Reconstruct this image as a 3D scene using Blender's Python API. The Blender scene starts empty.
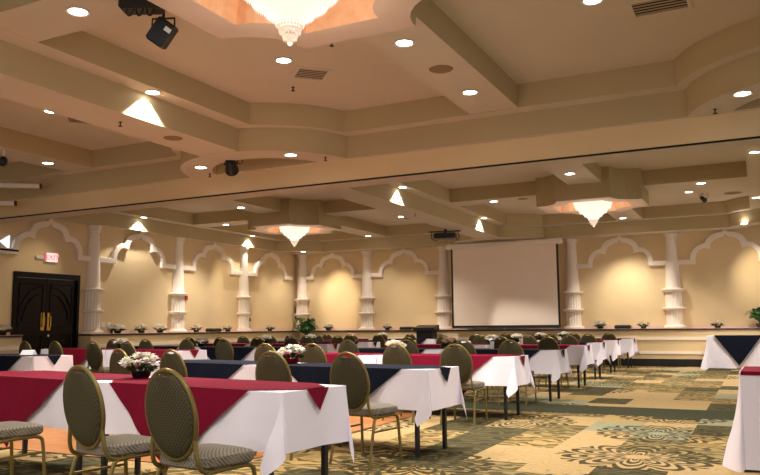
import bpy, math, random
from mathutils import Vector, Matrix
random.seed(7)
PI = math.pi
SC = bpy.context.scene
COL = SC.collection

# ------------------------------------------------------------------ levels of the room (metres)
ZB, ZA, ZC, ZH = 3.63, 3.97, 4.28, 3.31      # low soffit, ledge, main ceiling, partition header bottom
XL, YB = -14.35, 22.0                        # left wall and back wall planes
XR, YN = 8.6, -4.5                           # how far the room shell is modelled

# ------------------------------------------------------------------ materials
MATS = {}
def lin(c):
    return tuple(((v/255)/12.92 if v/255 <= .04045 else ((v/255+.055)/1.055)**2.4) for v in c)

class NT:
    def __init__(s, name):
        s.m = bpy.data.materials.new(name); s.m.use_nodes = True
        s.t = s.m.node_tree; s.b = s.t.nodes['Principled BSDF']
        MATS[name] = s.m
    def n(s, kind, **kw):
        nd = s.t.nodes.new(kind)
        for k, v in kw.items(): setattr(nd, k, v)
        return nd
    def link(s, a, b): s.t.links.new(a, b)
    def put(s, sock, v):
        if hasattr(v, 'links') or isinstance(v, bpy.types.NodeSocket): s.link(v, sock)
        else: sock.default_value = v
    def math(s, op, a, b=None, c=None):
        nd = s.n('ShaderNodeMath', operation=op)
        s.put(nd.inputs[0], a)
        if b is not None: s.put(nd.inputs[1], b)
        if c is not None: s.put(nd.inputs[2], c)
        return nd.outputs[0]
    def mix(s, f, a, b):
        nd = s.n('ShaderNodeMix', data_type='RGBA')
        s.put(nd.inputs[0], f)
        s.put(nd.inputs[6], a if not isinstance(a, tuple) else a+(1,) if len(a) == 3 else a)
        s.put(nd.inputs[7], b if not isinstance(b, tuple) else b+(1,) if len(b) == 3 else b)
        return nd.outputs[2]
    def noise(s, scale, detail=2, vec=None, rough=.5):
        nd = s.n('ShaderNodeTexNoise'); nd.inputs['Scale'].default_value = scale
        nd.inputs['Detail'].default_value = detail; nd.inputs['Roughness'].default_value = rough
        if vec is not None: s.link(vec, nd.inputs['Vector'])
        return nd.outputs[0]
    def pos(s): return s.n('ShaderNodeNewGeometry').outputs['Position']
    def obj(s): return s.n('ShaderNodeTexCoord').outputs['Object']
    def bump(s, h, st=.1, dist=.01):
        nd = s.n('ShaderNodeBump'); nd.inputs['Strength'].default_value = st; nd.inputs['Distance'].default_value = dist
        s.link(h, nd.inputs['Height']); s.link(nd.outputs[0], s.b.inputs['Normal'])

def simple(name, c, rough=.6, metal=0, var=.06, scale=6, bump=0, bscale=120, coords='pos', spec=.5, sheen=0):
    k = NT(name); c = lin(c)
    v = k.pos() if coords == 'pos' else k.obj()
    f = k.noise(scale, 3, v)
    lo = tuple(x*(1-var) for x in c); hi = tuple(min(1, x*(1+var)) for x in c)
    k.link(k.mix(f, lo, hi), k.b.inputs['Base Color'])
    k.b.inputs['Roughness'].default_value = rough; k.b.inputs['Metallic'].default_value = metal
    k.b.inputs['Specular IOR Level'].default_value = spec
    if sheen: k.b.inputs['Sheen Weight'].default_value = sheen
    if bump: k.bump(k.noise(bscale, 2, v), bump, .004)
    return k.m

def emit(name, c, strength, base=(255, 255, 255)):
    k = NT(name); k.b.inputs['Base Color'].default_value = lin(base)+(1,)
    k.b.inputs['Emission Color'].default_value = lin(c)+(1,); k.b.inputs['Emission Strength'].default_value = strength
    k.b.inputs['Roughness'].default_value = .3
    f = k.noise(30, 1, k.obj()); k.link(k.math('ADD', k.math('MULTIPLY', f, .1), .25), k.b.inputs['Roughness'])
    return k.m

simple('wall_paint', (222, 196, 150), .75, var=.05, scale=1.6, bump=.12, bscale=60)
simple('ceiling_paint', (214, 202, 186), .85, var=.04, scale=2, bump=.15, bscale=90)
simple('face_olive', (186, 168, 128), .8, var=.04, scale=2, bump=.12, bscale=90)  # olive tan for vertical ceiling faces, darker than the undersides
simple('pink_lit_cream', (214, 186, 168), .75, var=.05, scale=3, bump=.1, bscale=90)  # pink light on the crown rims put into the colour; ledge strip reuses it
simple('plaster_cream', (240, 226, 208), .5, var=.04, scale=4)
simple('ledge_wood', (52, 24, 20), .3, var=.3, scale=14)
simple('black_base', (14, 13, 14), .6)
simple('door_wood', (22, 9, 7), .3, var=.35, scale=9, spec=.2)
simple('door_frame', (18, 8, 7), .35, var=.3, scale=9, spec=.2)
simple('brass', (214, 170, 74), .28, metal=1, var=.1)
simple('chair_gold', (132, 116, 66), .38, metal=.75, var=.12, coords='obj', scale=20)
simple('black_metal', (18, 18, 20), .45, var=.2, coords='obj')
simple('black_plastic', (12, 12, 14), .4, var=.2, coords='obj')
simple('white_plastic', (232, 228, 220), .4, var=.03, coords='obj')
simple('white_metal', (225, 215, 200), .4, var=.04)
simple('screen_fabric', (244, 224, 204), .85, var=.04, scale=3)
simple('paper', (240, 238, 240), .7, var=.02)
simple('red_plastic', (170, 40, 30), .4)
simple('speaker_grille', (150, 122, 88), .8, var=.2, scale=200)
simple('flower_white', (252, 246, 234), .6, var=.08, coords='obj', scale=40)
simple('flower_pink', (240, 214, 196), .6, var=.1, coords='obj', scale=40)
simple('leaf', (44, 74, 30), .5, var=.4, coords='obj', scale=30)
simple('palm_leaf', (50, 96, 34), .4, var=.45, coords='obj', scale=12)
simple('vase_dark', (10, 10, 12), .5, coords='obj')
simple('vase_red', (140, 24, 36), .3, coords='obj')
simple('pot_brown', (70, 50, 34), .6, coords='obj')
simple('vent_metal', (176, 156, 132), .6)
simple('dark_hole', (16, 14, 12), .9)

def gold_leaf():
    k = NT('gold_leaf'); f = k.noise(9, 4, k.pos(), .6)
    k.link(k.mix(f, lin((210, 146, 104)), lin((240, 200, 164))), k.b.inputs['Base Color'])
    k.b.inputs['Roughness'].default_value = .5; k.b.inputs['Metallic'].default_value = .15
gold_leaf()

def cloth(name, c, rough=.75, weave=260, var=.05):
    k = NT(name); v = k.obj(); c = lin(c)
    f = k.noise(3, 3, v)
    k.link(k.mix(f, tuple(x*(1-var) for x in c), tuple(min(1, x*(1+var)) for x in c)), k.b.inputs['Base Color'])
    k.b.inputs['Roughness'].default_value = rough; k.b.inputs['Specular IOR Level'].default_value = .15
    w1 = k.noise(weave, 2, v); w2 = k.noise(7, 2, v)
    k.bump(k.math('ADD', k.math('MULTIPLY', w1, .15), w2), .25, .012)
cloth('white_cloth', (242, 236, 246))
cloth('red_cloth', (120, 8, 40), .8, var=.12)
cloth('navy_cloth', (14, 19, 36), .8, var=.15)

def fabric(name, base, dot, sc):
    # small diagonal woven lozenges
    k = NT(name); v = k.obj()
    sx = k.n('ShaderNodeSeparateXYZ'); k.link(v, sx.inputs[0])
    a = k.math('ADD', sx.outputs[0], k.math('MULTIPLY', sx.outputs[1], .9)); a = k.math('ADD', a, sx.outputs[2])
    b = k.math('SUBTRACT', sx.outputs[0], k.math('MULTIPLY', sx.outputs[1], .9)); b = k.math('SUBTRACT', b, sx.outputs[2])
    s1 = k.math('SINE', k.math('MULTIPLY', a, sc)); s2 = k.math('SINE', k.math('MULTIPLY', b, sc))
    f = k.math('MULTIPLY', k.math('GREATER_THAN', s1, .1), k.math('GREATER_THAN', s2, -.45))
    n = k.noise(90, 2, v)
    col = k.mix(f, lin(base), lin(dot))
    k.link(k.mix(k.math('MULTIPLY', n, .35), col, lin((40, 34, 26))), k.b.inputs['Base Color'])
    k.b.inputs['Roughness'].default_value = .8; k.b.inputs['Specular IOR Level'].default_value = .25
    k.bump(n, .2, .004)
fabric('seat_fabric', (134, 126, 110), (84, 78, 66), 260)
fabric('back_fabric', (78, 72, 48), (44, 40, 28), 260)

def carpet():
    k = NT('carpet'); p = k.pos()
    s = k.n('ShaderNodeSeparateXYZ'); k.link(p, s.inputs[0]); x, y = s.outputs[0], s.outputs[1]
    def cell(w, l, ox, oy, stag=0.0):
        u = k.math('DIVIDE', k.math('ADD', x, ox), w); cu = k.math('FLOOR', u)
        yy = k.math('ADD', y, oy)
        if stag:
            yy = k.math('ADD', yy, k.math('MULTIPLY', cu, stag))
        v = k.math('DIVIDE', yy, l); cv = k.math('FLOOR', v)
        cmb = k.n('ShaderNodeCombineXYZ'); k.link(cu, cmb.inputs[0]); k.link(cv, cmb.inputs[1])
        wn = k.n('ShaderNodeTexWhiteNoise', noise_dimensions='3D'); k.link(cmb.outputs[0], wn.inputs[0])
        sep = k.n('ShaderNodeSeparateColor'); k.link(wn.outputs['Color'], sep.inputs[0])
        return k.math('SUBTRACT', k.math('FRACT', u), .5), k.math('SUBTRACT', k.math('FRACT', v), .5), wn.outputs[0], sep.outputs[1], sep.outputs[2]
    # block colours
    u, v, r, r2, r3 = cell(.54, .84, .16, .3, .37)
    ramp = k.n('ShaderNodeValToRGB'); ramp.color_ramp.interpolation = 'CONSTANT'
    els = ramp.color_ramp.elements
    cols = [(0, (210, 178, 126)), (.36, (170, 168, 136)), (.46, (200, 168, 108)), (.66, (98, 92, 66)), (.84, (168, 146, 98))]
    els[0].position = 0; els[0].color = lin(cols[0][1])+(1,)
    els[1].position = .34; els[1].color = lin(cols[1][1])+(1,)
    for q, c in cols[2:]:
        e = els.new(q); e.color = lin(c)+(1,)
    k.link(r, ramp.inputs[0]); base = ramp.outputs[0]
    # large looped flower figures, drawn in dark yarn
    fu, fv, fr, fr2, fr3 = cell(1.62, 1.53, .2, .5, .51)
    fx = k.math('MULTIPLY', fu, 1.62); fy = k.math('MULTIPLY', fv, 1.53)
    rad = k.math('SQRT', k.math('ADD', k.math('MULTIPLY', fx, fx), k.math('MULTIPLY', fy, fy)))
    ang = k.math('ARCTAN2', fy, fx)
    pet = k.math('ABSOLUTE', k.math('SINE', k.math('MULTIPLY', ang, 5)))
    wob = k.noise(5, 2, p)
    rr = k.math('ADD', k.math('SUBTRACT', k.math('MULTIPLY', rad, 44), k.math('MULTIPLY', pet, 8.5)), k.math('MULTIPLY', wob, 5))
    ring = k.math('GREATER_THAN', k.math('SINE', rr), -.05)
    inside = k.math('MULTIPLY', k.math('LESS_THAN', k.math('ADD', rad, k.math('MULTIPLY', wob, .25)), .78), k.math('GREATER_THAN', rad, .1))
    has = k.math('LESS_THAN', fr2, .62)
    flower = k.math('MULTIPLY', k.math('MULTIPLY', ring, inside), has)
    # scroll work inside the darker blocks
    wave = k.n('ShaderNodeTexWave', wave_type='RINGS'); wave.inputs['Scale'].default_value = 2.4
    wave.inputs['Distortion'].default_value = 14; wave.inputs['Detail'].default_value = 1.5; wave.inputs['Detail Scale'].default_value = 1.6
    k.link(p, wave.inputs['Vector'])
    scroll = k.math('MULTIPLY', k.math('GREATER_THAN', wave.outputs['Fac'], .45), k.math('GREATER_THAN', r, .5))
    dark = lin((30, 32, 24))
    thin = k.math('MULTIPLY', k.math('LESS_THAN', k.math('ABSOLUTE', k.math('SUBTRACT', wave.outputs['Fac'], .5)), .09), k.math('LESS_THAN', r, .5))
    base = k.mix(k.math('MULTIPLY', thin, .4), base, lin((110, 92, 54)))
    c1 = k.mix(k.math('MULTIPLY', scroll, .75), base, dark)
    c2 = k.mix(k.math('MULTIPLY', flower, .92), c1, dark)
    # plain dark green border band across the hall
    band = k.math('MULTIPLY', k.math('GREATER_THAN', y, 9.9), k.math('LESS_THAN', y, 10.9))
    c3 = k.mix(band, c2, lin((44, 56, 48)))
    fine = k.noise(150, 2, p)
    mott = k.noise(18, 3, p)
    c4 = k.mix(k.math('MULTIPLY', fine, .45), c3, lin((60, 56, 36)))
    c5 = k.mix(k.math('MULTIPLY', mott, .4), c4, lin((96, 84, 48)))
    k.link(c5, k.b.inputs['Base Color']); k.b.inputs['Roughness'].default_value = .95
    k.b.inputs['Specular IOR Level'].default_value = .1
    k.bump(fine, .4, .006)
carpet()

def parquet():
    k = NT('parquet'); p = k.pos()
    br = k.n('ShaderNodeTexBrick'); k.link(p, br.inputs['Vector'])
    br.inputs['Scale'].default_value = 1; br.inputs['Brick Width'].default_value = .46; br.inputs['Row Height'].default_value = .09
    br.inputs['Mortar Size'].default_value = .003
    br.inputs['Color1'].default_value = lin((186, 124, 70))+(1,); br.inputs['Color2'].default_value = lin((158, 96, 50))+(1,)
    br.inputs['Mortar'].default_value = lin((110, 64, 30))+(1,)
    n = k.noise(7, 3, p)
    k.link(k.mix(k.math('MULTIPLY', n, .4), br.outputs[0], lin((206, 144, 88))), k.b.inputs['Base Color'])
    k.b.inputs['Roughness'].default_value = .35
parquet()

emit('lamp_lens', (255, 250, 244), 14)
emit('crystal_lit', (255, 244, 226), .85, (110, 116, 110))
emit('crystal_core', (255, 236, 206), .95, (80, 84, 76))
emit('crystal_bead', (255, 226, 196), .6, (110, 100, 90))
emit('exit_red', (255, 60, 70), 3.2, (255, 150, 150))
emit('exit_face', (255, 176, 176), 1.0)
emit('sconce_glow', (196, 214, 240), 1.3)

# ------------------------------------------------------------------ mesh helpers
class MB:
    def __init__(s): s.v = []; s.f = []
    def add(s, vs, fs):
        o = len(s.v); s.v += [tuple(x) for x in vs]; s.f += [tuple(i+o for i in f) for f in fs]; return s
    def box(s, x0, x1, y0, y1, z0, z1):
        return s.add([(x, y, z) for z in (z0, z1) for y in (y0, y1) for x in (x0, x1)],
                     [(0, 2, 3, 1), (4, 5, 7, 6), (0, 1, 5, 4), (2, 6, 7, 3), (0, 4, 6, 2), (1, 3, 7, 5)])
    def rbox(s, x0, x1, y0, y1, z0, z1, r=.01):
        # box with chamfered edges
        vs = []; lv = [(z0, r), (z0+r, 0), (z1-r, 0), (z1, r)]
        for z, i in lv:
            a = i
            vs += [(x0+a+r, y0+a, z), (x1-a-r, y0+a, z), (x1-a, y0+a+r, z), (x1-a, y1-a-r, z), (x1-a-r, y1-a, z), (x0+a+r, y1-a, z), (x0+a, y1-a-r, z), (x0+a, y0+a+r, z)]
        fs = [tuple(range(7, -1, -1)), tuple(range(24, 32))]
        for l in range(3):
            for i in range(8):
                j = (i+1) % 8; fs.append((l*8+i, l*8+j, l*8+8+j, l*8+8+i))
        return s.add(vs, fs)
    def tube(s, pts, r, n=8, closed=False, caps=True):
        pts = [Vector(p) for p in pts]; m = len(pts); vs = []; fs = []
        up = None
        for i, p in enumerate(pts):
            a = pts[(i-1) % m] if (closed or i > 0) else p; b = pts[(i+1) % m] if (closed or i < m-1) else p
            t = (b-a).normalized()
            if up is None:
                up = t.orthogonal().normalized()
            up = (up-t*up.dot(t)); up = up.normalized() if up.length > 1e-6 else t.orthogonal().normalized()
            w = t.cross(up); rr = r[i] if isinstance(r, (list, tuple)) else r
            for k in range(n):
                q = 2*PI*k/n; vs.append(p+(up*math.cos(q)+w*math.sin(q))*rr)
        for i in range(m if closed else m-1):
            j = (i+1) % m
            for k in range(n):
                k2 = (k+1) % n; fs.append((i*n+k, i*n+k2, j*n+k2, j*n+k))
        if caps and not closed:
            fs.append(tuple(range(n-1, -1, -1))); fs.append(tuple((m-1)*n+k for k in range(n)))
        return s.add(vs, fs)
    def lathe(s, prof, n=24, c=(0, 0, 0), a0=0, a1=2*PI, rf=None, caps=True, sx=1, sy=1):
        full = abs(a1-a0-2*PI) < 1e-6; cols = n if full else n+1; vs = []; fs = []
        for (r, z) in prof:
            for k in range(cols):
                a = a0+(a1-a0)*k/n; q = r*(rf(a, z) if rf else 1)
                vs.append((c[0]+q*math.cos(a)*sx, c[1]+q*math.sin(a)*sy, c[2]+z))
        for i in range(len(prof)-1):
            for k in range(n):
                k2 = (k+1) % cols; fs.append((i*cols+k, i*cols+k2, (i+1)*cols+k2, (i+1)*cols+k))
        if caps:
            fs.append(tuple(range(cols-1, -1, -1))); fs.append(tuple((len(prof)-1)*cols+k for k in range(cols)))
        return s.add(vs, fs)
    def prism(s, poly, z0, z1, top=True, bottom=True):
        n = len(poly); vs = [(x, y, z0) for x, y in poly]+[(x, y, z1) for x, y in poly]; fs = []
        for i in range(n): j = (i+1) % n; fs.append((i, j, n+j, n+i))
        if bottom: fs.append(tuple(range(n-1, -1, -1)))
        if top: fs.append(tuple(range(n, 2*n)))
        return s.add(vs, fs)
    def ring(s, outer, inner, z, flip=True):
        # flat band between two outlines with the same number of points
        n = len(outer); vs = [(x, y, z) for x, y in outer]+[(x, y, z) for x, y in inner]
        fs = [((i, n+i, n+(i+1) % n, (i+1) % n) if flip else (i, (i+1) % n, n+(i+1) % n, n+i)) for i in range(n)]
        return s.add(vs, fs)
    def ball(s, c, r, n=8, m=5, sz=1):
        return s.lathe([(max(r*math.sin(PI*i/m), r*.02), -r*sz*math.cos(PI*i/m)) for i in range(m+1)], n, c)
    def mesh(s, name, mat, smooth=False):
        me = bpy.data.meshes.new(name); me.from_pydata(s.v, [], s.f); me.materials.append(MATS[mat]); me.update()
        if smooth:
            for p in me.polygons: p.use_smooth = True
            try: me.set_sharp_from_angle(angle=math.radians(42))
            except Exception: pass
        return me
    def build(s, name, mat, parent=None, smooth=False, loc=None):
        o = bpy.data.objects.new(name, s.mesh(name, mat, smooth)); COL.objects.link(o)
        if parent is not None: o.parent = parent
        if loc: o.location = loc
        return o

def smooth_path(pts, k=5, closed=False):
    pts = [Vector(p) for p in pts]; out = []; m = len(pts)
    for i in range(m if closed else m-1):
        p0 = pts[(i-1) % m] if (closed or i > 0) else pts[i]; p1 = pts[i]; p2 = pts[(i+1) % m]; p3 = pts[(i+2) % m] if (closed or i < m-2) else pts[(i+1) % m]
        for j in range(k):
            t = j/k
            out.append(.5*((2*p1)+(p2-p0)*t+(2*p0-5*p1+4*p2-p3)*t*t+(3*p1-p0-3*p2+p3)*t**3))
    if not closed: out.append(pts[-1])
    return out

def tag(o, label, cat, group=None, kind=None):
    o['label'] = label; o['category'] = cat
    if group: o['group'] = group
    if kind: o['kind'] = kind
    return o
def empty(name, loc, rz=0.0, label=None, cat=None, group=None):
    o = bpy.data.objects.new(name, None); COL.objects.link(o); o.location = loc; o.rotation_euler = (0, 0, rz)
    o.empty_display_size = .1
    if label: tag(o, label, cat, group)
    return o
def struct(o): o['kind'] = 'structure'; return o
def copy_tree(o, parent=None):
    c = o.copy(); COL.objects.link(c); c.parent = parent
    for ch in list(o.children): copy_tree(ch, c)
    return c
ORD = ['zeroth', 'first', 'second', 'third', 'fourth', 'fifth', 'sixth', 'seventh', 'eighth']

# ------------------------------------------------------------------ room shell
struct(MB().box(XL-.2, XR, YN, YB+.2, -.1, 0).build('floor', 'carpet'))
struct(MB().box(XL-.2, XR, YN, YB+.2, ZC, ZC+.1).build('ceiling', 'ceiling_paint'))
DY0, DY1, DZ = 10.88, 12.64, 2.385          # door opening in the left wall
w = MB(); w.box(XL-.2, XL, YN, DY0, 0, ZC); w.box(XL-.2, XL, DY1, YB+.2, 0, ZC); w.box(XL-.2, XL, DY0, DY1, DZ, ZC)
struct(w.build('wall_left', 'wall_paint'))
struct(MB().box(XL, XR, YB, YB+.2, 0, ZC).build('wall_back', 'wall_paint'))

TRIM = [0]
def trim(faces, soffits=None, mat='face_olive', smat='ceiling_paint'):
    """one ceiling member: vertical faces and horizontal undersides get separate colours"""
    TRIM[0] += 1
    me = MB(); me.v = faces.v; me.f = faces.f
    o = me.build('trim_%d' % TRIM[0], mat)
    o.data.materials.append(MATS[smat])
    for p in o.data.polygons:
        if abs(p.normal.z) > .7: p.material_index = 1
    return struct(o)

BEAM, CROSS = (-3.0, -10.75), (4.56, 16.38)     # single-step beams
TRACK = (-6.85, .85)                            # two-step beams
HY = 9.94                                       # partition header centre line
for x in BEAM:
    trim(MB().box(x-.335, x+.335, YN, HY-.5, ZA, ZC)); trim(MB().box(x-.335, x+.335, HY+.5, YB-.8, ZA+.001, ZC))
for y in CROSS:
    trim(MB().box(XL+.5, XR, y-.32, y+.32, ZA-.001, ZC))
for x in TRACK:
    for y0, y1 in ((YN, HY), (HY, YB)):
        if x > 0 and y0 == HY: x = .55
        a = y0 if y0 == YN else y0+.4; b = y1-.4
        trim(MB().box(x-.6, x+.6, a, b, ZA-.003, ZC))
        trim(MB().box(x-.34, x+.34, y0 if y0 == YN else y0+1.3, y1-1.3, ZB, ZA))
# header across the hall
trim(MB().box(XL, XR, HY-.26, HY+.26, ZH, ZA+.02), mat='wall_paint')
trim(MB().box(XL, XR, HY-.34, HY+.34, ZB, ZA))
trim(MB().box(XL, XR, HY-.58, HY+.58, ZA-.005, ZC))
# dark airwall track slot under the header
TRIM[0] += 1
struct(MB().box(XL, XR, HY-.262, HY-.22, ZH-.016, ZH+.002).build('trim_%d' % TRIM[0], 'dark_hole'))
# perimeter
trim(MB().box(XL, XL+.2, HY+.3, YB, ZB, ZA)); trim(MB().box(XL, XL+.5, YN, YB, ZA-.004, ZC))
trim(MB().box(XL, XL+.2, YN, HY-.3, ZB, ZA))
[trim(MB().box(a, b, YB-.58, YB, ZB-.001, ZA)) for a, b in ((XL, TRACK[0]-1.2), (TRACK[0]+1.2, TRACK[1]-1.2), (TRACK[1]+1.2, XR))]; trim(MB().box(XL, XR, YB-.85, YB, ZA-.006, ZC))

def lobe(cx, cy, a0, a1, hole=True):
    """round corbel where a two-step beam meets a header or wall, with a raised niche in its underside"""
    n = 48
    def arc(r): return [(cx+r*math.cos(a0+(a1-a0)*i/n), cy+r*math.sin(a0+(a1-a0)*i/n)) for i in range(n+1)]
    m = MB(); R, Q = 1.53, 1.04
    o, q = arc(R), arc(Q); z0 = ZB-.003
    k = n+1
    vs = [(x, y, z0) for x, y in o]+[(x, y, ZA) for x, y in o]+[(x, y, z0) for x, y in q]+[(x, y, ZA-.06) for x, y in q]
    fs = []
    for i in range(n):
        fs += [(i, i+1, k+i+1, k+i), (i+1, i, 2*k+i, 2*k+i+1), (2*k+i+1, 2*k+i, 3*k+i, 3*k+i+1)]
    fs.append(tuple(3*k+i for i in range(n, -1, -1)))
    m.add(vs, fs)
    t = arc(1.68); vs = [(x, y, ZA-.007) for x, y in t]+[(x, y, ZC) for x, y in t]
    fs = [(i, i+1, k+i+1, k+i) for i in range(n)]+[tuple(range(n, -1, -1))]
    m.add(vs, fs)
    ob = trim(m)
    for p in ob.data.polygons:
        if p.material_index == 0: p.use_smooth = True
for x in TRACK:
    lobe(x, HY, 0, 2*PI); lobe(x, YB, PI, 2*PI)
lobe(XL, YB, 1.5*PI, 2*PI)

# scalloped crowns round the chandeliers
def scallop(h, r, n=8):
    s = h-r; pts = []
    for q in range(4):
        ca, sa = math.cos(q*PI/2), math.sin(q*PI/2)
        loc = [(h, -s), (h, s)]+[(h-r*math.sin(PI/2*i/n), h-r*math.cos(PI/2*i/n)) for i in range(1, n)]
        # concave corner: circle about (h, h)
        loc = [(h, -s), (h, s)]+[(h-r*math.sin(PI/2*i/n), h-r*math.cos(PI/2*i/n)) for i in range(1, n)]
        pts += [(x*ca-y*sa, x*sa+y*ca) for x, y in loc]
    return pts
CROWN = [(-3.0, 4.5), (-3.06, 16.3), (-10.72, 16.35)]
for cx, cy in CROWN:
    o = [(cx+x, cy+y) for x, y in scallop(1.08, .53)]; q = [(cx+x, cy+y) for x, y in scallop(.77, .42)]
    m = MB(); m.prism(o, ZB+.02, ZC, top=False, bottom=False); m.ring(o, q, ZB+.02)
    ob = trim(m, mat='face_olive', smat='pink_lit_cream')
    q2 = [(cx+x*.92, cy+y*.92) for x, y in scallop(.77, .42)]
    g = MB(); n = len(q)
    g.add([(x, y, ZB+.02) for x, y in q]+[(x, y, 4.16) for x, y in q2], [((i+1) % n, i, n+i, n+(i+1) % n) for i in range(n)]+[tuple(range(2*n-1, n-1, -1))])
    TRIM[0] += 1; struct(g.build('trim_%d' % TRIM[0], 'gold_leaf'))

# wainscot ledge
def ledge(name, pts_box, top_box):
    pass
def wall_ledge(along, a0, a1, rails=True):
    """built-out lower wall with a dark cap, two rails and a black base; along 'x' on the back wall, 'y' on the left"""
    def bx(m, u0, u1, d0, d1, z0, z1):
        if along == 'x': m.box(u0, u1, YB-d1, YB-d0, z0, z1)
        else: m.box(XL+d0, XL+d1, u0, u1, z0, z1)
    body = MB(); bx(body, a0, a1, 0, .42, .2, .97); cap = MB(); bx(cap, a0, a1, 0, .46, .965, 1.005)
    base = MB(); bx(base, a0, a1, 0, .435, 0, .2); r = MB()
    bx(r, a0, a1, .42, .445, .70, .775); bx(r, a0, a1, .42, .445, .33, .40)
    for m, mat in ((body, 'wall_paint'), (cap, 'ledge_wood'), (base, 'black_base'), (r, 'plaster_cream')):
        TRIM[0] += 1; struct(m.build('trim_%d' % TRIM[0], mat))
    top = MB(); bx(top, a0, a1, 0, .45, 1.004, 1.012); bx(top, a0, a1, 0, .02, 1.012, 1.1)
    TRIM[0] += 1; struct(top.build('trim_%d' % TRIM[0], 'pink_lit_cream'))
wall_ledge('x', XL+.42, XR); wall_ledge('y', DY1+.04, YB-.42); wall_ledge('y', YN, DY0-.04)
ZL = 1.012

# ------------------------------------------------------------------ double door
door = struct(empty('door_1', (XL, (DY0+DY1)/2, 0)))
fr = MB(); hw = (DY1-DY0)/2
fr.box(-.12, .05, -hw, -hw+.07, 0, DZ); fr.box(-.12, .05, hw-.07, hw, 0, DZ); fr.box(-.12, .05, -hw+.07, hw-.07, DZ-.12, DZ)
fr.build('door_frame', 'door_frame', door)
for s in (-1, 1):
    lf = MB(); y0, y1 = (.004, hw-.075) if s > 0 else (-hw+.075, -.004)
    lf.box(-.06, -.01, y0, y1, .01, DZ-.125)
    # raised mouldings: two panels and quarter-circle arcs that make one big ring across both leaves
    def bar(pts, r=.014): lf.tube(pts, r, 6)
    e = .006; ya, yb = (abs(y0)+.1, abs(y1)-.1) if s > 0 else (abs(y1)+.1, abs(y0)-.1)
    for za_, zb_ in ((.2, 1.0), (1.2, DZ-.25)):
        bar([(e, s*ya, za_), (e, s*yb, za_), (e, s*yb, zb_), (e, s*ya, zb_), (e, s*ya, za_)])
    for R in (.5, .62):
        bar([(e, s*(.10+R*math.cos(t)), 1.3+R*1.25*math.sin(t)) for t in [PI/2*i/14 for i in range(15)]], .016)
        bar([(e, s*(.10+R*math.cos(t)), .95-R*1.25*math.sin(t)) for t in [PI/2*i/14 for i in range(15)]], .016)
    leaf = lf.build('door_leaf', 'door_wood', door, True)
    h = MB(); h.rbox(-.01, .006, s*.085-.045, s*.085+.045, 1.1, 1.5, .004); h.tube([(.0, s*.085, 1.18), (.06, s*.085, 1.2), (.06, s*.085, 1.4), (.0, s*.085, 1.42)], .014, 8)
    h.build('door_handle', 'brass', leaf, True)
k = MB(); k.lathe([(.03, 0), (.032, .01), (.02, .02), (.004, .024)], 12)
kb = k.build('door_bolt', 'white_metal', door, True); kb.rotation_euler = (0, PI/2, 0); kb.location = (-.01, .09, .98)

# ------------------------------------------------------------------ columns
def make_column():
    r = empty('column', (0, 0, 0))
    fl = lambda a, z: 1-.07*(.5+.5*math.cos(a*18))
    A = dict(a0=PI, a1=2*PI, n=72)
    MB().lathe([(.29, 0), (.30, .02), (.30, .05), (.27, .075), (.235, .09)], c=(0, 0, 0), **A).build('base', 'plaster_cream', r, True)
    for z0, z1 in ((.09, .515), (.565, 1.02)):
        MB().lathe([(.24, z0), (.222, z0+.02), (.218, z1-.02), (.235, z1)], rf=fl, **A).build('fluted_drum', 'plaster_cream', r, True)
    for z in (.515, 1.02):
        MB().lathe([(.235, z-.02), (.27, z-.012), (.298, z+.01), (.302, z+.03), (.295, z+.05), (.25, z+.06), (.22, z+.066)], **A).build('ring', 'plaster_cream', r, True)
    MB().lathe([(.215, 1.07), (.2, 1.1), (.185, 1.35), (.168, 1.8), (.145, 2.25), (.138, 2.42)], **A).build('shaft', 'plaster_cream', r, True)
    MB().lathe([(.138, 2.42), (.15, 2.43), (.15, 2.45), (.145, 2.46), (.165, 2.52), (.19, 2.56), (.19, 2.612)], **A).build('capital', 'plaster_cream', r, True)
    return r
col0 = make_column()
LY = (13.03, 16.0, 18.96); BX = (-11.55, -8.83, -4.80, -2.07, .66)
cols = [(XL, LY[0], PI/2, 'white half column on the left wall beside the dark double door'),
        (XL, LY[1], PI/2, 'white half column on left wall with red alarm beside it'),
        (XL, LY[2], PI/2, 'white half column on left wall, last before the room corner'),
        (XL+.28, YB-.02, PI/4, 'white column in the far left corner behind the potted palm'),
        (BX[0], YB, 0, 'white half column on back wall, first right of the corner'),
        (BX[1], YB, 0, 'white half column at the left edge of the projection screen'),
        (BX[2], YB, 0, 'white half column at the right edge of the projection screen'),
        (BX[3], YB, 0, 'white half column on back wall left of the far right table')]
for i, (x, y, rz, lb) in enumerate(cols):
    o = col0 if i == 0 else copy_tree(col0)
    o.location = (x, y, ZL-.002); o.rotation_euler.z = rz; tag(o, lb, 'column', 'half columns along the walls')

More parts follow.
